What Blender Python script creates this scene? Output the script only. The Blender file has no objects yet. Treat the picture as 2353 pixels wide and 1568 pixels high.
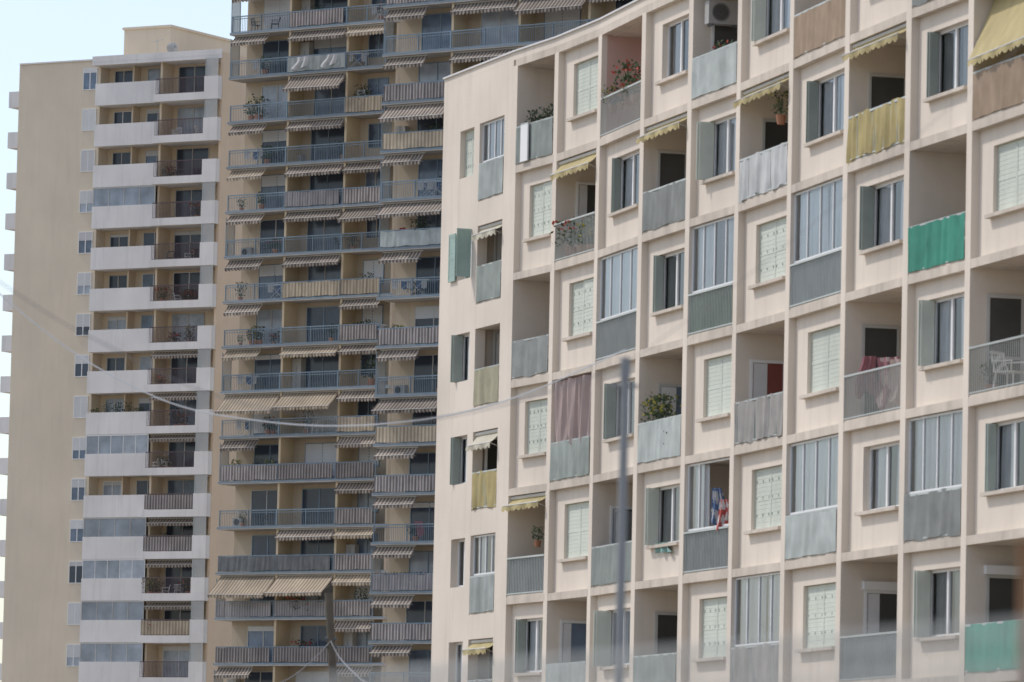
import bpy, math, random
from mathutils import Vector, Matrix
random.seed(11)
R=random.random
sc=bpy.context.scene
COL=sc.collection
sc.view_settings.view_transform='Standard'
try: sc.view_settings.look='None'
except Exception: pass
# ------------------------------------------------------------------ materials
def base(name):
    m=bpy.data.materials.new(name); m.use_nodes=True
    nt=m.node_tree; b=nt.nodes['Principled BSDF']; return m,nt,b
def mth(nt,op,a,b=None,c=None):
    n=nt.nodes.new('ShaderNodeMath'); n.operation=op
    for i,v in enumerate((a,b,c)):
        if v is None: continue
        if isinstance(v,(int,float)): n.inputs[i].default_value=v
        else: nt.links.new(v,n.inputs[i])
    return n.outputs[0]
def noise(nt,vec,sc3,detail=3,scale=1.0):
    mp=nt.nodes.new('ShaderNodeMapping'); mp.inputs['Scale'].default_value=sc3
    nt.links.new(vec,mp.inputs['Vector'])
    n=nt.nodes.new('ShaderNodeTexNoise'); n.inputs['Scale'].default_value=scale; n.inputs['Detail'].default_value=detail
    nt.links.new(mp.outputs[0],n.inputs['Vector']); return n.outputs['Fac']
def rng(nt,v,a,b,lo,hi):
    n=nt.nodes.new('ShaderNodeMapRange'); nt.links.new(v,n.inputs[0])
    for i,x in enumerate((a,b,lo,hi)): n.inputs[i+1].default_value=x
    return n.outputs[0]
def scl(nt,col,v):
    n=nt.nodes.new('ShaderNodeVectorMath'); n.operation='SCALE'
    if isinstance(col,tuple): n.inputs[0].default_value=col
    else: nt.links.new(col,n.inputs[0])
    nt.links.new(v,n.inputs['Scale']); return n.outputs[0]
def mat(name,col,rough=.8,var=.08,size=1.0,streak=0.0,bump=0.0,metal=0,spec=.3,transl=0,rnd=0):
    m,nt,b=base(name)
    g=nt.nodes.new('ShaderNodeNewGeometry').outputs['Position']
    f=rng(nt,noise(nt,g,(size,size,size),5),.25,.75,1-var,1+var)
    if streak:
        s=rng(nt,noise(nt,g,(2.2,2.2,.22),5,1.3),.50,.85,1,1-streak); f=mth(nt,'MULTIPLY',f,s)
        s2=rng(nt,noise(nt,g,(.35,.35,.3),4),.35,.7,1.04,1-streak*.7); f=mth(nt,'MULTIPLY',f,s2)
    if rnd:
        oi=nt.nodes.new('ShaderNodeObjectInfo'); f=mth(nt,'MULTIPLY',f,rng(nt,oi.outputs['Random'],0,1,1-rnd,1+rnd))
    c=scl(nt,tuple(col),f)
    nt.links.new(c,b.inputs['Base Color'])
    b.inputs['Roughness'].default_value=rough; b.inputs['Metallic'].default_value=metal
    b.inputs['Specular IOR Level'].default_value=spec
    if bump:
        bn=nt.nodes.new('ShaderNodeBump'); bn.inputs['Strength'].default_value=bump; bn.inputs['Distance'].default_value=.02
        nt.links.new(noise(nt,g,(size*8,)*3,4),bn.inputs['Height']); nt.links.new(bn.outputs[0],b.inputs['Normal'])
    if transl: addtr(nt,b,c,transl)
    return m
def addtr(nt,b,c,k):
    t=nt.nodes.new('ShaderNodeBsdfTranslucent'); nt.links.new(c,t.inputs['Color'])
    mx=nt.nodes.new('ShaderNodeMixShader'); mx.inputs[0].default_value=k
    nt.links.new(b.outputs[0],mx.inputs[1]); nt.links.new(t.outputs[0],mx.inputs[2])
    nt.links.new(mx.outputs[0],nt.nodes['Material Output'].inputs['Surface'])
def stripes(name,c1,c2,freq,duty=.5,transl=.25,rnd=.2):
    m,nt,b=base(name)
    o=nt.nodes.new('ShaderNodeTexCoord').outputs['Object']
    sp=nt.nodes.new('ShaderNodeSeparateXYZ'); nt.links.new(o,sp.inputs[0])
    fr=mth(nt,'FRACT',mth(nt,'MULTIPLY',sp.outputs['X'],freq)); k=mth(nt,'GREATER_THAN',fr,duty)
    mx=nt.nodes.new('ShaderNodeMix'); mx.data_type='RGBA'; nt.links.new(k,mx.inputs[0])
    mx.inputs[6].default_value=(*c1,1); mx.inputs[7].default_value=(*c2,1)
    g=nt.nodes.new('ShaderNodeNewGeometry').outputs['Position']
    f=rng(nt,noise(nt,g,(.9,.9,.9),4),.3,.7,.75,1.12)
    oi=nt.nodes.new('ShaderNodeObjectInfo'); f=mth(nt,'MULTIPLY',f,rng(nt,oi.outputs['Random'],0,1,1-rnd,1+rnd))
    c=scl(nt,mx.outputs[2],f)
    nt.links.new(c,b.inputs['Base Color']); b.inputs['Roughness'].default_value=.85
    if transl: addtr(nt,b,c,transl)
    return m
def glassmat(name,tint,minr=.0,rough=.03):
    m,nt,b=base(name); nt.nodes.remove(b)
    tr=nt.nodes.new('ShaderNodeBsdfTransparent'); tr.inputs[0].default_value=(*tint,1)
    gl=nt.nodes.new('ShaderNodeBsdfGlossy'); gl.inputs['Roughness'].default_value=rough; gl.inputs[0].default_value=(.9,.95,1,1)
    fr=nt.nodes.new('ShaderNodeFresnel'); fr.inputs[0].default_value=1.45
    k=mth(nt,'ADD',fr.outputs[0],minr)
    mx=nt.nodes.new('ShaderNodeMixShader'); nt.links.new(k,mx.inputs[0]); nt.links.new(tr.outputs[0],mx.inputs[1]); nt.links.new(gl.outputs[0],mx.inputs[2])
    nt.links.new(mx.outputs[0],nt.nodes['Material Output'].inputs['Surface']); return m
def frosted(name,col,k):
    m,nt,b=base(name)
    b.inputs['Base Color'].default_value=(*col,1); b.inputs['Roughness'].default_value=.25
    tr=nt.nodes.new('ShaderNodeBsdfTransparent')
    mx=nt.nodes.new('ShaderNodeMixShader'); mx.inputs[0].default_value=k
    nt.links.new(b.outputs[0],mx.inputs[1]); nt.links.new(tr.outputs[0],mx.inputs[2])
    nt.links.new(mx.outputs[0],nt.nodes['Material Output'].inputs['Surface']); return m

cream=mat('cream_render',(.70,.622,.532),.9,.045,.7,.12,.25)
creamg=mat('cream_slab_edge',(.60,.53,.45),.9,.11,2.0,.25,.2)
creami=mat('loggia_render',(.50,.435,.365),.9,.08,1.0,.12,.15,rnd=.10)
salmon=mat('salmon_render',(.56,.38,.33),.9,.06)
coping=mat('metal_coping',(.64,.63,.62),.5,.06)
awall=mat('beige_tower_render',(.68,.59,.465),.9,.03,.25,.07,.1)
aorange=mat('reflected_orange_render',(.72,.57,.42),.9,.04,.4,.05)  # tower side wall, orange of reflected light put into its colour
ainner=mat('warm_yellow_render',(.68,.56,.41),.9,.05,.6)
awhite=mat('white_parapet_paint',(.755,.73,.705),.8,.04,.6,.14)
bwall=mat('brown_beige_render',(.50,.415,.31),.9,.07,.5,.14)
bslab=mat('balcony_concrete',(.44,.42,.39),.85,.14,1.2,.18,rnd=.10)
fin=mat('yellow_partition',(.58,.48,.33),.9,.06)
blue=mat('blue_grey_metal',(.20,.265,.32),.5,.10,2,0,0,.1,rnd=.12)  # tower railing blue, desaturated to imitate distance haze
white=mat('white_frame_paint',(.75,.75,.74),.45,.04)
acw=mat('aged_white_casing',(.50,.49,.46),.6,.1,rnd=.12)
acg=mat('weathered_grey_casing',(.36,.355,.34),.6,.12)
roller=mat('roller_shutter',(.61,.61,.60),.6,.05,rnd=.12)
red_m=mat('dark_railing_metal',(.12,.085,.088),.6,.1)  # far tower railing, dark tone lifted to imitate haze
redd=mat('red_door_paint',(.20,.06,.05),.6,.1)
bar=mat('galvanised_bar',(.43,.46,.44),.5,.10,2,rnd=.15)
dgl=mat('dark_window_glass',(.050,.067,.095),.14,.25,.8,spec=.35,rnd=.3)  # tower glass, base colour raised as painted-in aerial haze
bgl=mat('curtained_glass',(.12,.16,.22),.16,.35,1.4,spec=.4,rnd=.25)
lgl=mat('net_curtain_glass',(.35,.39,.44),.18,.25,1.6,spec=.4,rnd=.15)
glz=mat('balcony_glazing',(.25,.29,.34),.12,.35,.9,spec=.5,rnd=.15)
glass=glassmat('clear_glass',(.93,.95,.96),.0)
screen=frosted('frosted_screen',(.56,.57,.56),.5)
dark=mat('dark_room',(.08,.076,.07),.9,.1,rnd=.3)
doorg=mat('door_glass',(.062,.063,.06),.2,.25,1,spec=.5,rnd=.35)
shut_p=mat('pale_green_shutter',(.585,.62,.545),.7,.07,2,.12,rnd=.07)
shut_g=mat('green_shutter',(.32,.43,.385),.7,.1,2,.1)
shut_d=mat('grey_green_shutter',(.34,.385,.345),.7,.1,2,.14,rnd=.25)
curt=mat('white_curtain',(.78,.78,.78),.9,.08,2,transl=.2,rnd=.12)
curp=mat('pink_curtain',(.54,.43,.40),.9,.08,2,transl=.25)
curd=mat('purple_curtain',(.22,.17,.2),.9,.08,2,transl=.2)
yel=mat('yellow_canvas',(.58,.49,.26),.85,.12,2,.18,transl=.3,rnd=.1)
crm=mat('cream_canvas',(.66,.62,.50),.85,.08,2,transl=.3)
leaf=mat('leaf_green',(.09,.13,.06),.7,.3,6,transl=.2)
leafd=mat('leaf_dark',(.055,.075,.045),.7,.3,6)
leafy=mat('leaf_yellow',(.35,.33,.08),.7,.3,6,transl=.2)
redf=mat('red_petals',(.50,.07,.05),.7,.2,6)
terra=mat('terracotta',(.40,.19,.11),.85,.1)
plast=mat('white_plastic',(.76,.76,.74),.35,.04)
dplast=mat('dark_plastic',(.11,.12,.125),.4,.1)
wood=mat('weathered_wood',(.13,.11,.085),.9,.2,3,.2,.4)
woodb=mat('brown_varnished_wood',(.26,.14,.07),.6,.15,3)
pm=mat('painted_steel_mast',(.25,.26,.27),.5,.1)
cab=mat('cable_sheath',(.24,.24,.25),.6,.1)
cab2=mat('aluminium_cable',(.72,.72,.72),.5,.1)
rail_m=mat('fence_pipe_grey',(.34,.35,.335),.5,.1)
def pan(n,c,t=.15,v=.2): return mat(n,c,.8,v,1.8,.25,.2,transl=t,rnd=.15)
PAN={'grey':pan('grey_cloth',(.30,.315,.30)),'dgrey':pan('dark_grey_cloth',(.19,.20,.205)),'lgrey':pan('light_panel',(.45,.49,.47)),
 'white':pan('white_cloth',(.63,.64,.63)),'yellow':pan('yellow_cloth',(.60,.50,.24),.3),'cream':pan('cream_panel',(.56,.53,.38),.3),
 'green':pan('bright_green_net',(.07,.33,.24),.2),'grass':pan('artificial_hedge',(.045,.09,.04),.05,.5),'brown':pan('reed_screen',(.34,.255,.18)),
 'ggrn':pan('grey_green_panel',(.31,.35,.325)),'blueg':pan('blue_grey_panel',(.17,.195,.205)),'taupe':pan('taupe_cloth',(.35,.335,.315))}
st_aw=stripes('brown_cream_awning',(.16,.125,.11),(.43,.375,.31),4.0)  # stripe contrast dulled, distance haze put into the colours
st_aw2=stripes('tan_cream_awning',(.31,.24,.175),(.56,.48,.36),4.0)
st_r1=stripes('brown_white_balcony_cloth',(.17,.145,.14),(.40,.375,.355),4.5,.6,.1)
st_r2=stripes('tan_balcony_cloth',(.35,.28,.20),(.53,.455,.34),4.0,.5,.1)
st_r3=stripes('grey_balcony_cloth',(.23,.22,.23),(.35,.34,.34),5.0,.5,.1)
# ------------------------------------------------------------------ mesh builder
class M:
    def __init__(s): s.v=[];s.f=[];s.k=[];s.mats=[]
    def mi(s,m):
        if m not in s.mats: s.mats.append(m)
        return s.mats.index(m)
    def box(s,x0,x1,y0,y1,z0,z1,m):
        b=len(s.v); s.v+=[(x,y,z) for z in (z0,z1) for y in (y0,y1) for x in (x0,x1)]
        k=s.mi(m)
        for q in ((0,2,3,1),(4,5,7,6),(0,1,5,4),(2,6,7,3),(0,4,6,2),(1,3,7,5)):
            s.f.append(tuple(b+i for i in q)); s.k.append(k)
        return s
    def poly(s,pts,m):
        b=len(s.v); s.v+=[tuple(p) for p in pts]; s.f.append(tuple(range(b,b+len(pts)))); s.k.append(s.mi(m)); return s
    def cyl(s,p0,p1,r,m,n=8,r1=None):
        p0=Vector(p0);p1=Vector(p1); d=(p1-p0).normalized(); a=d.orthogonal().normalized(); c=d.cross(a)
        r1=r if r1 is None else r1; b=len(s.v); k=s.mi(m)
        for p,rr in((p0,r),(p1,r1)):
            for i in range(n):
                t=2*math.pi*i/n; s.v.append(tuple(p+(a*math.cos(t)+c*math.sin(t))*rr))
        for i in range(n):
            j=(i+1)%n; s.f.append((b+i,b+j,b+n+j,b+n+i)); s.k.append(k)
        s.f.append(tuple(b+n-1-i for i in range(n))); s.k.append(k); s.f.append(tuple(b+n+i for i in range(n))); s.k.append(k)
        return s
    def tube(s,pts,r,m,n=6):
        b=len(s.v);k=s.mi(m)
        for i,p in enumerate(pts):
            p=Vector(p)
            for j in range(n):
                t=2*math.pi*j/n; s.v.append((p.x,p.y+r*math.cos(t),p.z+r*math.sin(t)))
        for i in range(len(pts)-1):
            for j in range(n):
                a=b+i*n+j;c=b+i*n+(j+1)%n; s.f.append((a,c,c+n,a+n)); s.k.append(k)
        return s
    def grid(s,fn,nu,nv,m):
        b=len(s.v); k=s.mi(m)
        for j in range(nv+1):
            for i in range(nu+1): s.v.append(tuple(fn(i/nu,j/nv)))
        for j in range(nv):
            for i in range(nu):
                a=b+j*(nu+1)+i; s.f.append((a,a+1,a+nu+2,a+nu+1)); s.k.append(k)
        return s
    def sheet(s,x0,x1,z0,z1,y,amp,per,m,wob=0):
        n=max(4,int((x1-x0)/per*7)); ph=R()*6; q=R()*9; h=R()*6
        def fn(u,v):
            x=x0+(x1-x0)*u; a=x/per*6.283
            d=.5*math.sin(a+ph+1.2*math.sin(a*.23+q)+.5*math.sin(v*3+q))+.3*math.sin(a*.41+h+v*1.5)+.2*math.sin(a*1.7+q-v*2)
            return (x,y+amp*1.2*d*(1.15-.4*v),z0+(z1-z0)*v+(wob*(math.sin(x*3+q)+.5*math.sin(x*7+h)) if v>.99 or v<.01 else 0))
        return s.grid(fn,n,6,m)
    def mesh(s,name):
        me=bpy.data.meshes.new(name); me.from_pydata(s.v,[],s.f)
        for m in s.mats: me.materials.append(m)
        me.polygons.foreach_set('material_index',s.k); me.update(); return me
def ob(name,data,parent=None,loc=(0,0,0),rot=0):
    o=bpy.data.objects.new(name,data); o.location=loc; o.rotation_euler=(0,0,rot)
    COL.objects.link(o)
    if parent: o.parent=parent
    return o
def top(o,label,cat,group=None):
    o['label']=label;o['category']=cat
    if group:o['group']=group
    return o
class Fr:
    def __init__(s,x,y,a): s.x=x;s.y=y;s.a=a
    def W(s,x,y,z=0): c,d=math.cos(s.a),math.sin(s.a); return (s.x+c*x-d*y,s.y+d*x+c*y,z)
def bars(m,x0,x1,y,z0,z1,mt,step=.11,t=.016,top_t=.045):
    m.box(x0,x1,y-.025,y+.025,z1-top_t,z1,mt); m.box(x0,x1,y-.015,y+.015,z0,z0+.03,mt)
    n=int((x1-x0)/step)
    for i in range(n+1):
        x=x0+(x1-x0-t)*i/n; m.box(x,x+t,y-t/2,y+t/2,z0+.03,z1-top_t,mt)
def awning_mesh(w,out,drop,mt,val=.2,slack=.04):
    m=M(); n=max(6,int(w/.06)); per=.26; ph=R()*6; tl=(R()-.5)*.12
    m.grid(lambda u,v:(w*u,-out*v,-drop*v*(1+tl*u)-slack*math.sin(v*3.14)*(1+.3*math.sin(u*9+ph))),14,5,mt)
    m.grid(lambda u,v:(w*u,-out-.01-.03*math.sin(u*w*7+ph)*v,-drop*(1+tl*u)-v*(val*.6+val*.4*abs(math.sin(u*w/per*3.14)))),n*2,1,mt)
    m.cyl((0,-out,-drop),(w,-out,-drop*(1+tl)),.02,acw,6); m.cyl((0,-.03,.02),(w,-.03,.02),.05,acw,8)
    for x in (.15,w-.15): m.cyl((x,-.02,-min(.5,drop+.1)),(x,-out,-drop),.014,acw,5)
    return m.mesh('awning')
# ================================================================== near checkerboard building
PX=[-0.06,0.996,2.057,3.064,4.103,5.130,6.153,7.168,8.228,9.257,10.264,11.25]
PY=[147.8,145.1,141.8,137.9,134.3,130.9,127.0,122.9,118.9,115.4,111.7,107.9]
CORN=(-1.99,153.5)
FH=2.82; S=[22.22-FH*k for k in range(9)]; TOPZ=22.52; SH=.095; PW=.16
RC=(5,132,0)
C=top(ob('apartment_building',None,None,RC),'long curved cream apartment block with checkerboard of loggias and windows','apartment building')
def crel(p): return (p[0]-RC[0],p[1]-RC[1],p[2])
pts=[CORN]+list(zip(PX,PY))
dirs=[(Vector(pts[i+1])-Vector(pts[i])).normalized() for i in range(len(pts)-1)]
nrm=[]
for i in range(len(pts)):
    d=dirs[min(i,len(dirs)-1)]+dirs[max(i-1,0)]; d.normalize(); nrm.append(Vector((-d.y,d.x)))
def strip(m,i0,i1,y0,y1,z0,z1,mt):
    def P(i,y,z):
        q=Vector(pts[i])+nrm[i]*y; return (q.x-RC[0],q.y-RC[1],z)
    for i in range(i0,i1):
        m.poly([P(i,y0,z0),P(i+1,y0,z0),P(i+1,y0,z1),P(i,y0,z1)],mt)
        m.poly([P(i,y1,z1),P(i+1,y1,z1),P(i+1,y1,z0),P(i,y1,z0)],mt)
        m.poly([P(i,y0,z1),P(i+1,y0,z1),P(i+1,y1,z1),P(i,y1,z1)],mt)
        m.poly([P(i,y1,z0),P(i+1,y1,z0),P(i+1,y0,z0),P(i,y0,z0)],mt)
    for i,r in ((i0,1),(i1,0)):
        q=[P(i,y0,z0),P(i,y0,z1),P(i,y1,z1),P(i,y1,z0)]
        m.poly(q if r else q[::-1],mt)
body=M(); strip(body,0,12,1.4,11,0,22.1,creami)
for k in range(8): strip(body,1,12,0,1.45,S[k]-SH,S[k]+SH,creamg)
strip(body,0,12,.002,.28,S[0]+SH-.003,TOPZ,cream); strip(body,0,12,.285,11,22.1,22.3,creamg)
strip(body,1,12,.15,1.4,0,S[7]-SH,cream)
ob('wall',body.mesh('wall'),C)
cp=M(); strip(cp,0,12,-.05,.34,TOPZ,TOPZ+.045,coping); ob('roof',cp.mesh('roof'),C)
NB=11
BF=[]
for i in range(NB):
    dx,dy=PX[i+1]-PX[i],PY[i+1]-PY[i]; BF.append((Fr(PX[i],PY[i],math.atan2(dy,dx)),math.hypot(dx,dy)))
def put(name,m,fr,parent=None,x=0,y=0,z=0):
    me=m.mesh(name) if isinstance(m,M) else m
    if parent is None or parent is C:
        return ob(name,me,C,crel(fr.W(x,y,z)),fr.a)
    return ob(name,me,parent,(x,y,z),0)
def shutter_leaf(m,x0,x1,y,z0,z1,mt,axis='x',holes=False):
    def b(a0,a1,t0,t1,q0,q1,mm=mt):
        if axis=='x': m.box(a0,a1,y+t0,y+t1,q0,q1,mm)
        else: m.box(y+t0,y+t1,a0,a1,q0,q1,mm)
    b(x0,x0+.05,0,.030,z0,z1); b(x1-.05,x1,0,.030,z0,z1)
    for q in (z0,(z0+z1)/2-.035,z1-.07): b(x0+.05,x1-.05,.002,.029,q,q+.07)
    n=int((z1-z0)/.055)
    for i in range(n):
        q=z0+.07+(z1-z0-.14)*i/n; b(x0+.05,x1-.05,.007+(i%2)*.003,.024,q,q+.048)
    if holes:
        for j in range(3):
            for i in range(3):
                xx=x0+.12+(x1-x0-.24)*i/2; q=z0+(z1-z0)*(.22+.28*j); b(xx-.025,xx+.025,-.002,.0,q,q+.06,shut_d)
def window(fr,x0,x1,z0,z1,y,kind,par=None):
    f=M(); t=.06; w=x1-x0; h=z1-z0
    f.box(0,w,0,.06,0,t,white); f.box(0,w,0,.06,h-t,h,white); f.box(0,t,0,.06,t,h-t,white); f.box(w-t,w,0,.06,t,h-t,white)
    f.box(w/2-.05,w/2+.05,-.01,.055,t,h-t,white)
    f.box(-.14,w+.14,-y+.03,-.005,-.08,-.005,creamg)
    f.box(t,w-t,.9,.95,0,h,dark)  # dark board, colour stands in for the unlit room depth
    o=put('window',f,fr,None,x0,y,z0)
    g=M().poly([(t,.03,t),(w-t,.03,t),(w-t,.03,h-t),(t,.03,h-t)],glass); put('glass',g,fr,o)
    c=M()
    if kind!='closed':
        a=R(); cm=curt if R()<.85 else PAN['taupe']
        c.sheet(t,w*.5 if a>.4 else w*.36,t,h-.05,.12,.03,.18,cm)
        c.sheet(w*.53 if a>.3 else w*.62,w-t,t,h-.05,.12,.03,.18,cm)
        put('curtain',c,fr,o)
    s=M()
    if kind=='closed':
        hl=R()<.6; e=R(); top_=h-.01
        shutter_leaf(s,.01,w/2-.005,-.05,.01,top_,shut_p,'x',hl)
        shutter_leaf(s,w/2+.005,w-.01,-.09 if e<.25 else -.05,.01,top_,shut_p,'x',hl)
        put('shutter',s,fr,o)
    elif kind in('open','openp','opend','ajar'):
        mt={'open':shut_g,'openp':shut_p,'opend':shut_d,'ajar':shut_p}[kind]; L=.22 if kind!='openp' else .34
        L+=R()*.13
        shutter_leaf(s,-L,-.02,0.02,.01,h-.01,mt,'y')
        shutter_leaf(s,-L*.9,-.03,0.075,.012,h-.012,mt,'y'); put('shutter',s,fr,o)
    elif kind=='out':
        shutter_leaf(s,-w*.5,-.03,-y-.07,0,h,shut_g); put('shutter',s,fr,o)
        s=M(); shutter_leaf(s,-.42-y,-y-.02,w-.02,0,h,shut_g,'y'); put('shutter',s,fr,o)
    return o
def loggia(fr,x0,x1,zb,zt,spec,yr=.05):
    w=x1-x0; h=zt-zb
    m=M(); m.box(0,w,.02,.14,0,.05,creamg); m.box(.002,w-.002,.14,1.3,0,.012,creamg)
    o=put('balcony',m,fr,None,x0,0,zb)
    pm_=spec.get('p'); rl=M(); bars(rl,.01,w-.01,yr-.03,.06,1.02,spec.get('bar',bar))
    r=put('railing',rl,fr,o)
    if pm_:
        hard=pm_ in('dgrey','green','blueg','grass'); soft=pm_ in('white','yellow','taupe')
        if hard and pm_!='grass' and R()<.4: hard=False
        p=M(); p.sheet(.02,w-.02,.05,.97+.05*R(),yr+.02 if hard else yr-.058,.008 if hard else (.016 if not soft else .038),.5+.3*R(),PAN[pm_],.03 if soft or pm_=='grey' else .008)
        put('panel',p,fr,o)
    a=spec.get('aw')
    if a:
        mt,out,drop=a
        put('awning',awning_mesh(w-.1,out,drop,mt,.16),fr,o,.05,.42 if drop>1 else .12,h-.08)
    d=spec.get('d')
    if d:
        dm={'dark':doorg,'red':redd,'white':lgl,'wood':woodb,'net':bgl}[d]; fm=white if R()<.6 else acw
        q=M(); y0=.34+R()*.2; y1=min(1.34,y0+.72+R()*.16); H=2.0+R()*.16
        q.box(.002,.05,y0,y0+.06,.02,H,fm); q.box(.002,.05,y1-.06,y1,.02,H,fm); q.box(.002,.05,y0+.06,y1-.06,H-.07,H,fm)
        q.box(.002,.025,y0+.06,y1-.06,.02,H-.07,dm)
        if R()<.6: q.box(.002,.04,y0+.06,y1-.06,.8,.86,fm)
        if R()<.5: q.box(.026,.034,y0+.08,y0+.08+(y1-y0)*(.2+.3*R()),.9,H-.08,curt)
        if spec.get('rol'): q.box(.002,.16,y0-.05,y1+.05,H,H+.18,white)
        put('door',q,fr,o)
    g=spec.get('g')
    if g:
        f=M(); z0=1.04; t=.045; y=.09
        f.box(0,w,y,y+.05,z0,z0+t,white); f.box(0,w,y,y+.05,h-t-.01,h-.01,white)
        n=4
        for i in range(n+1):
            xx=(w-t)*i/n
            if g=='half' and i in(2,3): continue
            f.box(xx,xx+t,y-.005,y+.045,z0+t,h-t-.01,white)
        wn=put('window',f,fr,o)
        gx=w*.35 if g=='half' else w-.03
        gg=M().poly([(.03,y+.02,z0),(gx,y+.02,z0),(gx,y+.02,h-.03),(.03,y+.02,h-.03)],glass)
        ob('glass',gg.mesh('glass'),wn)
        cc=M()
        if g=='full': cc.sheet(.05,w*.55,z0,h-.05,y+.14,.04,.22,curt); cc.sheet(w*.58,w-.05,z0,h-.05,y+.14,.04,.22,curt)
        elif g=='blind': cc.sheet(.05,w-.05,z0,h-.05,y+.1,.003,.5,curt)
        elif g=='mixed':
            cc.sheet(.05,w*.38,z0,h-.05,y+.16,.04,.2,curt); cc.sheet(w*.45,w*.6,z0,h-.05,y+.16,.04,.14,curd); cc.sheet(w*.66,w-.05,z0,h-.05,y+.16,.04,.2,curt)
        elif g=='thin': cc.sheet(.05,w*.3,z0,h-.05,y+.2,.03,.2,curt); cc.sheet(w*.62,w*.95,z0,h-.05,y+.2,.03,.2,curt)
        elif g=='half': cc.sheet(.05,w*.33,z0,h-.05,y+.16,.03,.2,curt)
        if cc.v: ob('curtain',cc.mesh('curtain'),wn)
    if spec.get('cur'):
        cc=M(); cc.sheet(.03,w-.03,.9,h-.04,.10,.13,.42,curp); put('curtain',cc,fr,o)
    if spec.get('wall'):
        q=M(); q.box(.002,.012,.14,1.38,.02,h-.005,salmon); q.box(.02,w,1.37,1.39,.02,h-.005,salmon); put('wall_lining',q,fr,o)
    return o
Y=yel
SP={(0,0):dict(p='ggrn'),(2,0):dict(wall=1),(4,0):dict(p='lgrey',d='dark'),(6,0):dict(p='brown'),(8,0):dict(p='grey'),(10,0):dict(),
(1,1):dict(aw=(Y,.3,.3),d='dark'),(3,1):dict(aw=(Y,.3,.2),d='dark',p='grey'),(5,1):dict(aw=(Y,.3,.2),d='dark',p='white'),(7,1):dict(aw=(Y,.3,.2),d='dark',p='yellow'),(9,1):dict(aw=(Y,.55,1.3),p='brown'),
(0,2):dict(p='grey'),(2,2):dict(g='blind',p='dgrey'),(4,2):dict(g='mixed',p='grass'),(6,2):dict(g='full',p='blueg'),(8,2):dict(p='green'),(10,2):dict(p='grey'),
(1,3):dict(cur=1,p='ggrn'),(3,3):dict(d='net',p='lgrey'),(5,3):dict(d='red',p='taupe'),(7,3):dict(d='dark'),(9,3):dict(d='dark'),
(0,4):dict(aw=(Y,.3,.2),p='dgrey'),(2,4):dict(d='dark',p='ggrn'),(4,4):dict(g='half',p='dgrey'),(6,4):dict(g='full',p='lgrey'),(8,4):dict(g='full',p='grey'),(10,4):dict(p='grey'),
(1,5):dict(d='net',p='lgrey'),(3,5):dict(d='dark',p='ggrn'),(5,5):dict(g='full',p='taupe'),(7,5):dict(d='dark',rol=1,p='dgrey'),(9,5):dict(d='dark',rol=1,p='green')}
WK={(1,0):'closed',(3,0):'plain',(5,0):'openp',(7,0):'plain',(9,0):'closed',(0,1):'closed',(2,1):'opend',(4,1):'openp',(6,1):'opend',(8,1):'opend',(10,1):'open',
(1,2):'closed',(3,2):'opend',(5,2):'closed',(7,2):'opend',(9,2):'closed',(0,3):'closed',(2,3):'opend',(4,3):'closed',(6,3):'closed',(8,3):'openp',
(1,4):'closed',(3,4):'openp',(5,4):'closed',(7,4):'plain',(9,4):'opend',(0,5):'opend',(2,5):'openp',(4,5):'closed',(6,5):'closed',(8,5):'openp'}
for i,(fr,w) in enumerate(BF):
    p=M(); p.box(-PW,PW,-.004,1.42,0,S[0]-.07,cream)
    x0,x1=PW,w-PW
    for f in range(7):
        zb,zt=S[f+1]+SH,S[f]-SH
        if (i+f)%2:
            a=x0+(x1-x0)*.235; b=x0+(x1-x0)*.87; q0=zb+.84; q1=zb+2.24; PR=.17
            p.box(x0,a,PR,.36,zb,zt,cream); p.box(b,x1,PR,.36,zb,zt,cream)
            p.box(a,b,PR,.36,zb,q0,cream); p.box(a,b,PR,.36,q1,zt,cream)
            if f<6: window(fr,a,b,q0,q1,.31,WK.get((i,f),'closed'))
        elif f<6: loggia(fr,x0,x1,zb,zt,SP.get((i,f),dict(p='grey')))
    put('pier',p,fr)
fr,w=BF[-1]; p=M(); p.box(w-PW,w+PW,-.004,1.42,0,S[0]-.07,cream); put('pier',p,fr)
dx,dy=PX[0]-CORN[0],PY[0]-CORN[1]; EF=Fr(CORN[0],CORN[1],math.atan2(dy,dx)); EW=math.hypot(dx,dy)
p=M(); a0,a1,b0,b1=1.5,2.68,3.15,5.2; e=EW-PW-.001; T=.28; zt=S[0]+.09; LH=2.75
p.box(0,a0,0,T,0,zt,cream); p.box(a1,b0,0,T,0,zt,cream); p.box(b1,e,0,T,0,zt,cream)
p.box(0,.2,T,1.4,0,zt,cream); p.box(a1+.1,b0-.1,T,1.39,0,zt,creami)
LZ=[18.85-LH*f for f in range(6)]
for f in range(6):
    up=zt if f==0 else LZ[f-1]
    p.box(a0,a1,.002,T,LZ[f]+2.07,(zt if f==0 else LZ[f-1]+.78),cream)
    p.box(b0,b1,.002,T,LZ[f]+2.1,up,cream)
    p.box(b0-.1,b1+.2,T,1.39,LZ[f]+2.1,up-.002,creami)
p.box(a0,a1,.002,T,0,LZ[5]+.78,cream); p.box(b0,b1,.002,T,0,LZ[5],cream)
put('end_bay_wall',p,EF)
LS=[dict(g='full',p='lgrey'),dict(aw=(crm,.3,.2),d='dark',p='ggrn'),dict(d='dark',p='cream'),dict(aw=(crm,.3,.3),d='dark',p='yellow'),dict(g='thin',p='lgrey'),dict(aw=(Y,.3,.2),d='dark',p='grey')]
LK=['closed','out','opend','opend','plain','plain']
for f in range(6):
    window(EF,a0,a1,LZ[f]+.78,LZ[f]+2.07,.2,LK[f]); loggia(EF,b0,b1,LZ[f],LZ[f]+2.1,LS[f])
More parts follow.
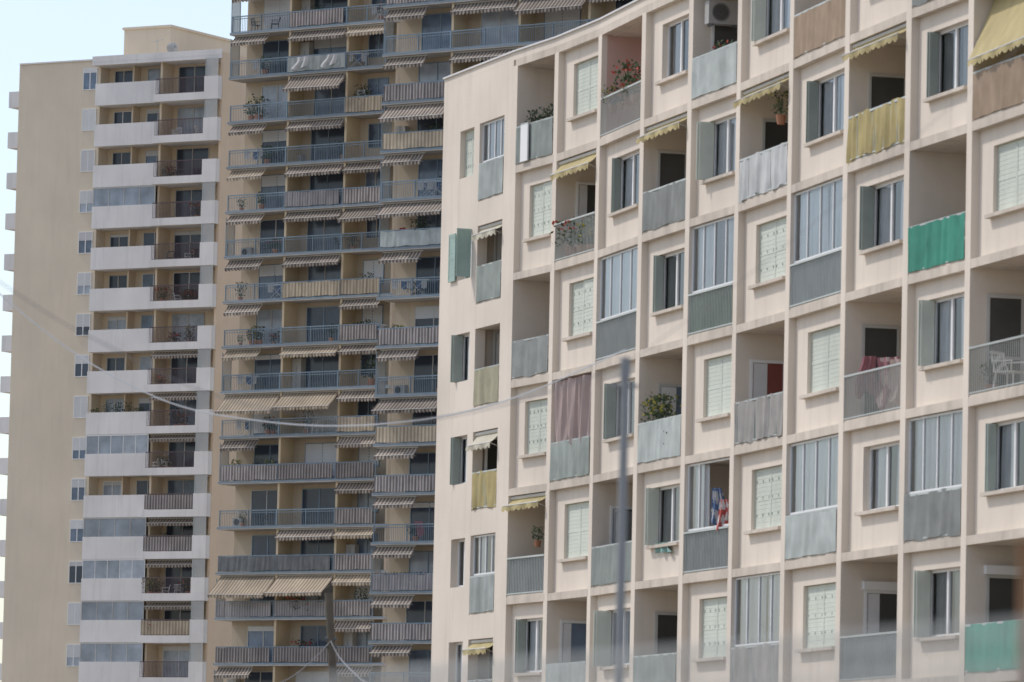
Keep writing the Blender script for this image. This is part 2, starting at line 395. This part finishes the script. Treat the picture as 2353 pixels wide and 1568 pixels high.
# ================================================================== towers helpers
_wc={}
def twin(w,h,frac,gm,colr=white):
    key=(w,h,frac,gm.name,colr.name)
    if key in _wc: return _wc[key]
    m=M(); t=.05
    m.box(0,w,-.05,0,h-t,h,colr); m.box(0,w,-.05,0,0,t,colr); m.box(0,t,-.05,0,t,h-t,colr); m.box(w-t,w,-.05,0,t,h-t,colr)
    m.box(w/2-.035,w/2+.035,-.045,0,t,h-t,colr); m.box(t,w-t,-.015,0,t,h-t,gm)
    if frac>0:
        z=h-t-(h-2*t)*frac; n=max(1,int((h-z)/.09))
        for i in range(n): q=z+(h-t-z)*i/n; m.box(t,w-t,-.04-(.006 if i%2 else 0),-.016,q,q+(h-t-z)/n*.96,roller)
    _wc[key]=m.mesh('window'); return _wc[key]
_rc={}
def trail(L,kind):
    key=(L,kind,random.randint(0,1))
    if key in _rc: return _rc[key]
    m=M(); bars(m,0,L,0,.0,1.0,blue,.13,.018,.06)
    m.box(0,L,-.03,.03,.80,.83,blue)
    for x in (0,L/2,L-.05): m.box(x,x+.05,-.035,.035,0,1.0,blue)
    mt={'s':st_r1,'t':st_r2,'g':st_r3,'w':PAN['lgrey'],'d':PAN['dgrey']}.get(kind)
    if mt: m.sheet(.03,L-.03 if key[2] else L*.97-.1,.04,.93,-.068,.016,.5,mt,.02)
    _rc[key]=m.mesh('railing'); return _rc[key]
_ac={}
def taw(w,out,drop,mt):
    key=(round(w,2),out,drop,mt.name,random.randint(0,2))
    if key not in _ac: _ac[key]=awning_mesh(w,out,drop*(.9+.2*R()),mt,.24)
    return _ac[key]
def tower(fr,L,base0,ks,topz,secs,doors,awn,rails,lab,vis,scrx):
    T=top(ob('apartment_tower',None,None,(fr.x,fr.y,0),fr.a),lab,'apartment tower')
    w=M(); w.box(0,L,1.5,15,0,topz,bwall)
    for x in secs[1:-1]: w.box(x-.08,x+.08,.12,1.5,0,topz,fin)
    w.box(L-.15,L,.12,1.5,0,topz,bwall)
    w.box(-.15,L,0,15.2,topz,topz+.5,bslab)
    ob('wall',w.mesh('wall'),T)
    for k in ks:
        z=base0-2.8*k
        b=ob('balcony',M().box(-.15,L+.05,-.04,1.49,0,.17,bslab).box(-.16,L+.06,-.055,-.041,.08,.16,blue).mesh('balcony'),T,(0,0,z))
        for s in range(len(secs)-1):
            if secs[s]>vis(k): break
            l=secs[s+1]-secs[s]
            ob('railing',trail(round(l,2),rails(k,s)),b,(secs[s],0,.19))
            a=awn(k,s)
            if a:
                mt,out,drop=a; part=1 if (k*7+s*3)%7 or drop>.6 else .62
                ob('awning',taw((l-.12)*part,out,drop,mt),T,(secs[s]+.06,.25,z-.06))
        for (x,ww,hh,z0) in doors:
            if x>vis(k): continue
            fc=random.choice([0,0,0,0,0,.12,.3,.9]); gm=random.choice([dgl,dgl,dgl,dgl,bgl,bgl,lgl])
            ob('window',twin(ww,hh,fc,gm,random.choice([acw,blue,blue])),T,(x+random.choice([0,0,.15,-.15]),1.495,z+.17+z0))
        if random.random()<.45:
            g=M(); g.box(-.13,-.10,.05,.9,.2,2.5,screen); g.box(-.135,-.095,.03,.05,.17,2.6,blue); g.box(-.135,-.095,.9,.92,.17,2.6,blue)
            ob('side_screen',g.mesh('side_screen'),b)
        if random.random()<.5:
            x=random.choice(secs[:-1])+.12; g=M(); g.box(x,x+.7,1.0,1.45,.18,1.7+R()*.6,acw); g.box(x+.34,x+.36,.99,1.0,.2,1.65,blue); ob('storage_cupboard',g.mesh('cupboard'),b)
    return T
F1=Fr(-17.83,351,math.radians(-36)); F2=Fr(-7.64,323,math.radians(-36))
AW1={-2:'ss0',-1:'ss2',0:'0m0',1:'ss0',2:'2ss',3:'ssm',4:'ss0',5:'s0s',6:'22s',7:'MMs',8:'s0s',9:'00s',10:'0s2',11:'BB2',12:'00s',13:'s0s',14:'ss0'}
def dec(ch):
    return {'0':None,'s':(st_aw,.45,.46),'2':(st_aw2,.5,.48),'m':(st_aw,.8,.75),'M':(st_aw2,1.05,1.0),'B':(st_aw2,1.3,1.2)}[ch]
RL1={-3:'b00',-2:'b0b',-1:'0s0',0:'0w0',1:'00t',2:'000',3:'0gs',4:'000',5:'0tt',6:'00s',7:'000',8:'00t',9:'sss',10:'00s',11:'dds',12:'ggs',13:'sss',14:'0s0'}
tower(F1,12.9,49.1,range(-3,15),58.5,[0,4.5,9.0,12.1],[(1.3,2.5,2.35,0),(5.3,2.7,2.35,0),(9.6,1.6,1.5,.8)],
  lambda k,s:dec(AW1.get(k,'ss0')[s]),lambda k,s:RL1.get(k,'000')[s],'tall brown-beige apartment tower with blue railings and striped awnings',lambda k:99,-.13)
AW2=['ss','ss','s0','ss','ss','ms','ss','ms','ss','0s','ss','ms','ss','ss','ss','ss','ss','ss']
RL2='000s00t0w000ts0gs000'
tower(F2,20,44.05,range(-5,13),58.9,[0,4.7,9.4,14.2,19.8],[(1.5,2.7,2.35,0),(5.7,2.7,2.35,0),(10.3,2.5,2.35,0),(15.0,2.5,2.35,0)],
  lambda k,s:dec(AW2[(k+5+s)%18][s%2]) if s<2 or k<2 else None,lambda k,s:{-1:'0000',0:'ssss',2:'0000',4:'0000',5:'ssss'}.get(k,RL2[(k+5)%20]*4)[s],'tall shaded apartment tower with blue-grey balconies and brown striped awnings',
  lambda k:16 if k<2 else 5.8,-.13)
# ---------------- far beige tower
FA=Fr(-34.25,386.4,math.radians(-30))
A=top(ob('apartment_tower',None,None,(FA.x,FA.y,0),FA.a),'tall beige apartment tower with white balcony parapets and blank side wall','apartment tower')
TZ=54.35
w=M(); w.box(-.25,6.45,.6,17,0,TZ+.35,awall); w.box(6.452,16.6,1.7,16.9,0,TZ,ainner); w.box(16.602,16.8,-.1,16.8,0,TZ+.3,aorange)
w.box(6.3,16.75,-.2,1.69,TZ-.12,TZ+.12,awhite); w.box(6.3,16.74,-.21,-.09,TZ+.122,TZ+.5,awhite)
w.box(-.2,6.4,.5,.75,TZ+.352,TZ+.45,awhite)
w.box(11.57,11.73,.25,1.69,0,TZ-.122,ainner); w.box(8.9,9.0,.9,1.69,0,TZ-.122,ainner)
ob('wall',w.mesh('wall'),A)
pt=M(); pt.box(6.0,9.8,4,14.5,TZ+.1,57.25,awall); pt.box(5.9,9.9,3.9,14.6,57.25,57.42,awall); ob('rooftop_penthouse',pt.mesh('penthouse'),A)
BL=M(); BL.box(6.46,11.6,.0,.14,0,1.5,awhite); BL.box(6.46,11.6,.142,1.69,.0,.2,awhite)
BL.box(11.62,16.75,-.60,-.46,-.05,.45,awhite); BL.box(15.65,16.75,-.60,-.46,.452,1.5,awhite); BL.box(11.62,16.6,-.458,1.69,-.05,.18,awhite); BL.box(16.62,16.76,-.458,.9,-.05,1.5,awhite)
BL.box(11.605,11.735,-.605,.1,-.052,.46,awhite)
BLm=BL.mesh('balcony')
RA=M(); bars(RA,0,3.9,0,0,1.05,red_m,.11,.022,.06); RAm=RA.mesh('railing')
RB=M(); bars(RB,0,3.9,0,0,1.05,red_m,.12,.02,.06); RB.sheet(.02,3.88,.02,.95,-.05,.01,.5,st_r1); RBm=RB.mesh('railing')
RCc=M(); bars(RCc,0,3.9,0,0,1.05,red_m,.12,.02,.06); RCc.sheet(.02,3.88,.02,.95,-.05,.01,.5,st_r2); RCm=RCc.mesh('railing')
GSm=M().box(15.75,16.7,-.55,-.52,1.52,2.74,screen).box(15.7,15.75,-.56,-.51,1.5,2.74,bar).mesh('glass_screen')
GL=M()
for i in range(5): GL.box(6.5+i*1.25,6.55+i*1.25,.03,.08,1.5,2.79,acw)
GL.box(6.5,11.55,.02,.09,2.7,2.79,acw); GL.box(6.55,11.5,.05,.06,1.5,2.7,glz)
GLm=GL.mesh('glazing')
GL2=M()
for i in range(6): GL2.box(6.5+i*1.0,6.55+i*1.0,.03,.08,1.5,2.79,white)
GL2.box(6.5,11.55,.02,.09,2.7,2.79,white); GL2.box(6.55,9.5,.05,.06,1.5,2.7,glz);GL2.box(9.5,11.5,.05,.06,1.5,2.7,lgl); GL2m=GL2.mesh('glazing')
SBm=M().box(-1.15,-.26,.7,5,0,.18,awhite).box(-1.15,-1.03,.7,5,.182,1.1,awhite).box(-1.028,-.27,.7,.82,.182,1.1,awhite).mesh('side_balcony')
for k in range(16):
    z=51.5-2.8*k
    b=ob('balcony',BLm,A,(0,0,z))
    ob('railing',RCm if k==13 else (RBm if k in(10,11) else RAm),b,(11.74,-.53,.47))
    if k not in(2,6): ob('glass_screen',GSm,b)
    if k in(3,11,13,14): ob('glazing',GLm,b)
    if k in(9,12): ob('glazing',GL2m,b)
    ob('side_balcony',SBm,A,(0,0,z+.3))
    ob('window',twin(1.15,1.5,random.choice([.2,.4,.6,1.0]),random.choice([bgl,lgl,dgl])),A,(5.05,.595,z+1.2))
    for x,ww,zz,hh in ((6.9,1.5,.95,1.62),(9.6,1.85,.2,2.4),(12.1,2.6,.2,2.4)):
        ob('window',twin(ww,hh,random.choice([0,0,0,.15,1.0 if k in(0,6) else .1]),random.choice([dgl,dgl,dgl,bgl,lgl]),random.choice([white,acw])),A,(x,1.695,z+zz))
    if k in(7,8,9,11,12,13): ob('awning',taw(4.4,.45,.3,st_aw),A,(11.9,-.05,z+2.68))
# ================================================================== loose things
def plant_mesh(s,leafm,fl=None,n=150,tall=1.0):
    m=M(); m.cyl((0,0,0),(0,0,.22*s),.09*s,terra,10,.13*s)
    for i in range(5):
        a=R()*6.28; m.cyl((0,0,.2*s),(.15*s*math.cos(a),.15*s*math.sin(a),(.35+.3*R())*s*tall),.008*s,leafd,4)
    for i in range(n):
        a=R()*6.28; r=(R()**.6)*.27*s*(1+.3*math.sin(a*2+s)); z=(.25+R()*.42*tall)*s; c=Vector((r*math.cos(a),r*math.sin(a),z))
        d=Vector((R()-.5,R()-.5,R()-.3)).normalized(); e=d.orthogonal().normalized(); l=.07*s*(.6+R())
        mm=fl if fl and R()<.35 and z>.4*s else (leafm if R()<.6 else leafd)
        m.poly([c,c+d*l*.5+e*l*.3,c+d*l,c+d*l*.5-e*l*.3],mm)
    return m.mesh('plant')
PLm=[plant_mesh(1.1,leaf),plant_mesh(1.3,leaf,redf),plant_mesh(1.2,leafd,None,130,1.5),plant_mesh(1.2,leaf,leafy,160,1.3),plant_mesh(1.0,leafd,redf,200)]
PLl=['green leafy plant in a terracotta pot on a balcony','red flowering plant in a terracotta pot on a balcony','tall dark leafy plant in a pot on a balcony','yellow-green bushy plant in a pot on a balcony','deep red geraniums in a pot behind the railing']
def plant(fr,x,y,z,k,s=1):
    o=ob('potted_plant',PLm[k],None,fr.W(x,y,z),R()*6); o.scale=(s,s,s); return top(o,PLl[k],'potted plant','potted plants on the balconies')
def chair_mesh(mt):
    m=M()
    for x in(-.22,.2):
        for y in(-.22,.2): m.cyl((x*1.1,y*1.1,0),(x,y,.42),.022,mt,6)
    m.box(-.25,.23,-.25,.23,.42,.45,mt)
    for i in range(5): m.cyl((-.2+i*.09,.21,.45),(-.2+i*.09,.30,.84),.014,mt,5)
    m.cyl((-.24,.30,.84),(.22,.30,.84),.028,mt,6); m.cyl((-.25,.2,.45),(-.24,.3,.84),.02,mt,6); m.cyl((.23,.2,.45),(.22,.3,.84),.02,mt,6)
    for x in(-.26,.24): m.cyl((x,-.2,.42),(x,-.2,.64),.018,mt,6); m.box(x-.025,x+.025,-.24,.27,.64,.665,mt)
    return m.mesh('chair')
CHm=[chair_mesh(plast),chair_mesh(dplast)]
def chair(fr,x,y,z,k,rot=0):
    return top(ob('plastic_chair',CHm[k],None,fr.W(x,y,z),fr.a+rot),('white' if k==0 else 'dark')+' plastic armchair with slatted back on a balcony','chair','chairs on the balconies')
def ac_mesh():
    m=M(); m.box(-.4,.4,-.15,.15,.05,.6,acg)
    for r in(.21,.14,.07):
        n=16
        for i in range(n):
            a=6.283*i/n;b=6.283*(i+1)/n; m.cyl((-.1+r*math.cos(a),-.16,.33+r*math.sin(a)),(-.1+r*math.cos(b),-.16,.33+r*math.sin(b)),.008,dplast,4)
    m.cyl((-.1,-.151,.33),(-.1,-.158,.33),.19,dark,16)
    for x in(-.3,.3): m.box(x-.03,x+.03,-.14,.14,0,.05,dplast)
    return m.mesh('ac')
ACm=ac_mesh()
def ac(fr,x,y,z,rot=0): return top(ob('air_conditioner',ACm,None,fr.W(x,y,z),fr.a+rot),'greyish air conditioner outdoor unit with round fan grille','air conditioner','air conditioners on the balconies')
cl=[mat('cloth_pink',(.33,.15,.17),.9,.2,3,transl=.2),mat('cloth_blue',(.12,.18,.32),.9,.15,3,transl=.2),mat('cloth_red',(.42,.09,.08),.9,.15,3),mat('cloth_white',(.58,.58,.58),.9,.1,3,transl=.2),mat('cloth_teal',(.22,.36,.33),.9,.1,3)]
def cloth_mesh(w,h,mt,mt2=None,gather=.35):
    m=M(); ph=R()*6; q=R()*6
    def fn(u,v):
        g=1-gather*(1-v)+.08*math.sin(v*5+q)
        return (w*.5+w*(u-.5)*g+.06*w*math.sin(v*4+ph),.06*math.sin(u*13+ph+v*2)*(.5+v*.5),-h*v*(1+.12*math.sin(u*5+ph)+.05*math.sin(u*17+q)))
    b=len(m.v); m.grid(fn,22,12,mt)
    if mt2:
        k=m.mi(mt2)
        for j in range(12):
            for i in range(22):
                if math.sin(i*.9+ph)+math.sin(j*1.1+q)>.3: m.k[j*22+i]=k
    return m.mesh('cloth')
def cloth(fr,x,y,z,w,h,mt,lab,mt2=None,rot=0): return top(ob('hanging_laundry',cloth_mesh(w,h,mt,mt2),None,fr.W(x,y,z),fr.a+rot),lab,'laundry','laundry hung out on the balconies')
def rack_mesh():
    m=M()
    for y in(-.25,.25): m.cyl((-.5,y,0),(.5,y,.95),.012,plast,5); m.cyl((.5,y,0),(-.5,y,.95),.012,plast,5)
    for i in range(6): m.cyl((-.7,-.25+i*.1,.95),(.7,-.25+i*.1,.95),.008,plast,4)
    for x in(-.7,.7): m.cyl((x,-.25,.95),(x,.25,.95),.012,plast,5)
    for x,k in((-.45,0),(.05,1),(.4,0)):
        m.grid(lambda u,v:(x-.17+.34*u,-.15+.2*(k),.95-.5*v+.03*math.sin(u*9)),4,4,cl[3] if k==0 else cl[1])
    return m.mesh('rack')
RKm=rack_mesh()
def rack(fr,x,y,z,rot=0): return top(ob('drying_rack',RKm,None,fr.W(x,y,z),fr.a+rot),'folding white drying rack with clothes on a balcony','drying rack','drying racks on the balconies')
def zf(f): return S[f+1]+SH+.015
B=[b[0] for b in BF]
for x in(.6,1.1,1.6,2.1): plant(B[0],x,.35,zf(0)+.5,2,.85)
top(ob('folded_panel',M().box(-.25,.25,-.02,.02,0,1.0,plast).box(-.26,.26,-.03,.03,.98,1.0,bar).mesh('panel'),None,B[0].W(.9,-.06,zf(0)+.02),B[0].a),'white folded board leaning on the balcony railing','board')
for x,k in((.6,3),(1.3,4),(2.0,1),(2.6,1)): plant(B[2],x,.2,zf(0)+.60,k,.7)
plant(B[2],1.7,.3,zf(0)+.8,1,1.05)
plant(B[1],.8,.25,zf(1),1,1.2); plant(B[1],1.7,.25,zf(1),1,1.1); plant(B[1],2.4,.25,zf(1),3,1.0)
for x in(.8,1.4): plant(B[3],x,.25,zf(3)+.7,3,1.0)
plant(B[3],2.4,.3,zf(3),3,1.1)
hp=plant(B[5],3.0,.1,zf(1)+1.5,3,.8); hp['label']='yellow-green trailing plant in a hanging pot'
plant(B[4],1.2,.4,zf(0)+.5,1,.9); plant(B[9],.7,.3,zf(3),0,.9)
chair(B[9],1.2,.5,zf(3),0,2.2)
ac(B[4],.55,.6,zf(0)+1.75,math.radians(90))
hp=plant(B[0],1.4,.35,zf(4)+1.25,0,.7); hp['label']='small green plant in a pot hung from the ceiling'
cloth(B[7],.7,.1,zf(3)+1.4,.5,.9,cl[0],'dark pink cloth drying above a balcony railing',None,1.3)
cloth(B[7],2.0,.05,zf(3)+1.25,.9,1.1,cl[0],'pink and grey clothes drying on a balcony railing',curp,.6)
cloth(B[7],2.9,.05,zf(3)+1.15,.7,.9,curp,'pale pink cloth drying on a balcony railing',None,.9)
cloth(B[4],2.0,.0,zf(4)+1.95,.4,.8,cl[1],'blue patterned clothes hung from an open window',cl[3],.8)
cloth(B[4],2.6,-.04,zf(4)+1.65,.4,.65,cl[2],'red white and blue clothes hung from an open window',cl[3],.8)
cloth(B[3],1.4,.1,S[5]+.97,1.3,.25,cl[4],'green cloth hanging over a window sill')
rack(B[3],1.4,.7,zf(5)); rack(B[1],1.4,.7,zf(5)); chair(B[0],1.5,.5,zf(2),1,1.0); rack(B[8],1.5,.6,zf(2)); plant(B[0],2.2,.8,zf(2),2,1.2)
top(ob('storage_cabinet',M().box(-.3,.3,-.25,.25,0,1.9,dplast).box(-.28,-.01,-.27,-.25,.05,1.85,dplast).box(.01,.28,-.27,-.25,.05,1.85,dplast).mesh('cab'),None,B[2].W(.7,.8,zf(4)),B[2].a+1.57),'dark plastic two-door cabinet on a loggia','cabinet')
random.seed(5)
for i in range(46):
    k=random.randint(-1,13); plant(F1,.5+R()*11,.3+R()*.4,49.1-2.8*k+.18,random.choice([0,0,2,2,3,4,1]),.8+R()*.9)
for i in range(16):
    k=random.randint(-1,11); plant(F2,.5+R()*4,.3+R()*.4,44.05-2.8*k+.18,random.choice([0,0,2,2,3,4]),.8+R()*.9)
for i in range(9): plant(F2,.3+i*.5,.25,44.05-2.8*10+.55,4,1.0)
for i in range(22): plant(FA,12+R()*3.3,.0,51.5-2.8*random.randint(1,13)+.21,random.randint(0,4),1.4)
for i in range(5): plant(FA,7+i*.9,.4,51.5-2.8*8+.9,random.choice([0,2]),1.2)
for i in range(26): chair(F1,.8+R()*10.5,.6,49.1-2.8*random.randint(-1,13)+.18,random.choice([0,1,1]),R()*6)
for i in range(14): rack(F1,1+R()*10.5,.6,49.1-2.8*random.randint(-1,13)+.18,R()*.6)
for i in range(5): rack(F2,1+R()*3,.6,44.05-2.8*random.randint(-1,11)+.18,R()*.6)
for i in range(8): chair(F2,.8+R()*3.5,.6,44.05-2.8*random.randint(-1,11)+.18,random.choice([0,1]),R()*6)
for i in range(12): chair(FA,12.2+R()*3,.2,51.5-2.8*random.randint(0,13)+.21,random.choice([0,1]),R()*6)
for k,x in((2,4.5),(10,.6),(9,9.2),(4,.7)): ac(F1,x,1.2,49.1-2.8*k+.2)
for k,x in((3,.8),(7,.8),(6,.8),(10,.8)): ac(F2,x,1.2,44.05-2.8*k+.2)
for k,x,c in((0,4.9,3),(0,7.2,3)): cloth(F1,x,-.1,49.1-2.8*k+1.1,1.4,.7,cl[c],'white cloth drying over a balcony railing')
for k,x,c in((3,.9,2),(9,2.6,0)): cloth(F2,x,.4,44.05-2.8*k+1.35,.7,.8,cl[c],['pink','blue','red','white','teal'][c]+' cloth drying on a balcony')
d=M()
def dishf(u,v):
    a=u*6.283; r=.4*v; return (r*math.cos(a),-.25+.6*r*r*2,r*math.sin(a)+.7)
d.grid(dishf,16,4,acw); d.cyl((0,0,0),(0,-.1,.7),.03,bar,6); d.cyl((0,-.2,.55),(0,-.6,.72),.012,bar,5); d.cyl((0,-.57,.7),(0,-.65,.76),.035,dplast,6)
top(ob('satellite_dish',d.mesh('dish'),None,FA.W(12.4,.3,TZ+.12),FA.a+.9),'white satellite dish on the tower roof edge','satellite dish')
ae=M(); ae.cyl((0,0,0),(0,0,1.5),.02,bar,6); ae.cyl((-.5,0,1.3),(.5,0,1.45),.012,bar,5)
for i in range(6): ae.cyl((-.45+i*.17,-.2,1.31+i*.02),(-.45+i*.17,.2,1.31+i*.02),.01,bar,4)
top(ob('rooftop_aerial',ae.mesh('aerial'),None,FA.W(10.9,.8,TZ+.12),FA.a),'small comb-shaped television aerial on the tower roof','aerial')
# metal mast, wooden pole, cables, fence
mm=M(); mm.cyl((0,0,0),(0,0,4.95),.038,pm,14,.030); mm.cyl((0,0,4.95),(0,0,5.10),.038,pm,12); mm.box(-.13,.13,-.13,.13,0,.03,pm); mm.cyl((-.1,0,4.9),(.1,0,4.9),.012,pm,6)
top(ob('metal_mast',mm.mesh('mast'),None,(.803,40,0)),'plain dark grey steel mast carrying overhead cables','utility mast')
wp=M(); wp.cyl((0,0,0),(-.51,0,6.54),.10,wood,12,.075)
for z in(5.5,5.65): wp.cyl((-.51*z/6.54-.11,-.02,z),(-.51*z/6.54+.11,-.02,z),.035,dplast,8)
top(ob('wooden_pole',wp.mesh('pole'),None,(-2.93,110,0)),'slightly leaning weathered wooden utility pole with brackets','utility pole')
def cable(P,r,mt,label,cat='cable'):
    q=[Vector(p) for p in P]; q=[q[0]*2-q[1]]+q+[q[-1]*2-q[-2]]; out=[]
    for i in range(1,len(q)-2):
        for j in range(10):
            t=j/10; a,b,c,d=q[i-1:i+3]
            out.append(.5*((2*b)+(c-a)*t+(2*a-5*b+4*c-d)*t*t+(3*b-a-3*c+d)*t*t*t))
    out.append(q[-2]); return top(ob('overhead_cable',M().tube(out,r,mt).mesh('cable')),label,cat,'overhead cables strung between poles')
cable([(-6,40.3,7.13),(-3.63,40.2,5.55),(-2.85,40.1,5.11),(-2.01,40,4.75),(-.93,40,4.61),(-.04,40,4.75),(.803,39.97,5.05)],.0045,cab,'dark overhead cable sagging towards the metal mast')
cable([(-12,90.6,14.0),(-8.15,90.5,10.28),(-5.83,90.4,8.79),(-3.9,90.2,8.35),(-1.96,90.1,8.35),(-.09,90.03,8.75),(1.8,90.03,9.6)],.013,cab2,'pale twisted overhead cable sagging between distant poles')
cable([(.803,39.97,5.05),(1.6,39.9,5.65),(2.6,39.8,6.5),(3.73,39.7,7.53),(5.3,39.6,9.1)],.003,cab,'thin overhead cable rising from the metal mast')
cable([(-3.37,109.9,5.6),(-3.8,110,5.15),(-4.4,110,4.75),(-6,110,4.2)],.013,cab,'service cable leaving the wooden pole')
cable([(-3.37,109.9,5.6),(-3.2,110,5.3),(-2.9,110,5.0),(-2.5,110,4.75),(-1,110,4.3)],.022,cab2,'pale service cable leaving the wooden pole')
cable([(-3.37,109.9,5.5),(-3.25,110,5.0),(-2.95,110,4.7),(-2.0,110,4.2)],.014,cab,'slack service cable leaving the wooden pole')
fe=M(); a=Vector((-.33,10.6,0)); b=Vector((1.1,6.3,0))
for z,r in((1.905,.010),(1.855,.011)): fe.cyl(a+Vector((0,0,z)),b+Vector((0,0,z)),r,rail_m,8)
for t in(0,1): q=a.lerp(b,t); fe.cyl(q,q+Vector((0,0,1.91)),.02,rail_m,8)
for z in(.3,1.1): fe.cyl(a+Vector((0,0,z)),b+Vector((0,0,z)),.012,rail_m,8)
top(ob('metal_fence',fe.mesh('fence'),None),'grey tubular steel fence close beside the road','fence')
po=M(); po.cyl((0,0,0),(0,0,2.6),.02,woodb,8); po.cyl((0,0,2.6),(0,0,2.63),.024,woodb,8)
top(ob('wooden_post',po.mesh('post'),None,(1.658,18.2,0)),'slim brown wooden post beside the metal fence','post')
g=M().poly([(-3000,-1500,0),(3000,-1500,0),(3000,4500,0),(-3000,4500,0)],mat('dry_ground',(.27,.235,.19),.95,.2,.05))
o=ob('ground',g.mesh('ground')); o['kind']='structure'
# ------------------------------------------------------------------ light, sky, camera
SD=Vector((-.80,.40,1.12)).normalized()
su=bpy.data.lights.new('sun','SUN'); su.energy=2.35; su.angle=math.radians(3.0); su.color=(1,.94,.86)
so=ob('sun',su); so.rotation_mode='QUATERNION'; so.rotation_quaternion=SD.to_track_quat('Z','Y')
wd=bpy.data.worlds.new('World'); sc.world=wd; wd.use_nodes=True; nt=wd.node_tree
sk=nt.nodes.new('ShaderNodeTexSky'); sk.sky_type='NISHITA'; sk.sun_disc=False
sk.sun_elevation=math.asin(SD.z); sk.sun_rotation=math.atan2(SD.x,SD.y); sk.dust_density=1.2; sk.air_density=1.0; sk.ozone_density=1.5
ad=nt.nodes.new('ShaderNodeVectorMath'); ad.operation='ADD'; nt.links.new(sk.outputs[0],ad.inputs[0]); ad.inputs[1].default_value=(1.95,1.85,1.85)
nt.links.new(ad.outputs[0],nt.nodes['Background'].inputs[0]); nt.nodes['Background'].inputs[1].default_value=.14
cd=bpy.data.cameras.new('camera'); cam=ob('camera',cd); cd.lens=200; cd.sensor_width=36; cd.clip_end=8000; cd.clip_start=.5
cam.matrix_world=Matrix.Translation((0,0,1.6))@Matrix.Rotation(math.radians(90+5.145),4,'X')@Matrix.Rotation(.022,4,'Z')
cd.dof.use_dof=True; cd.dof.focus_distance=250; cd.dof.aperture_fstop=3.6
sc.camera=cam
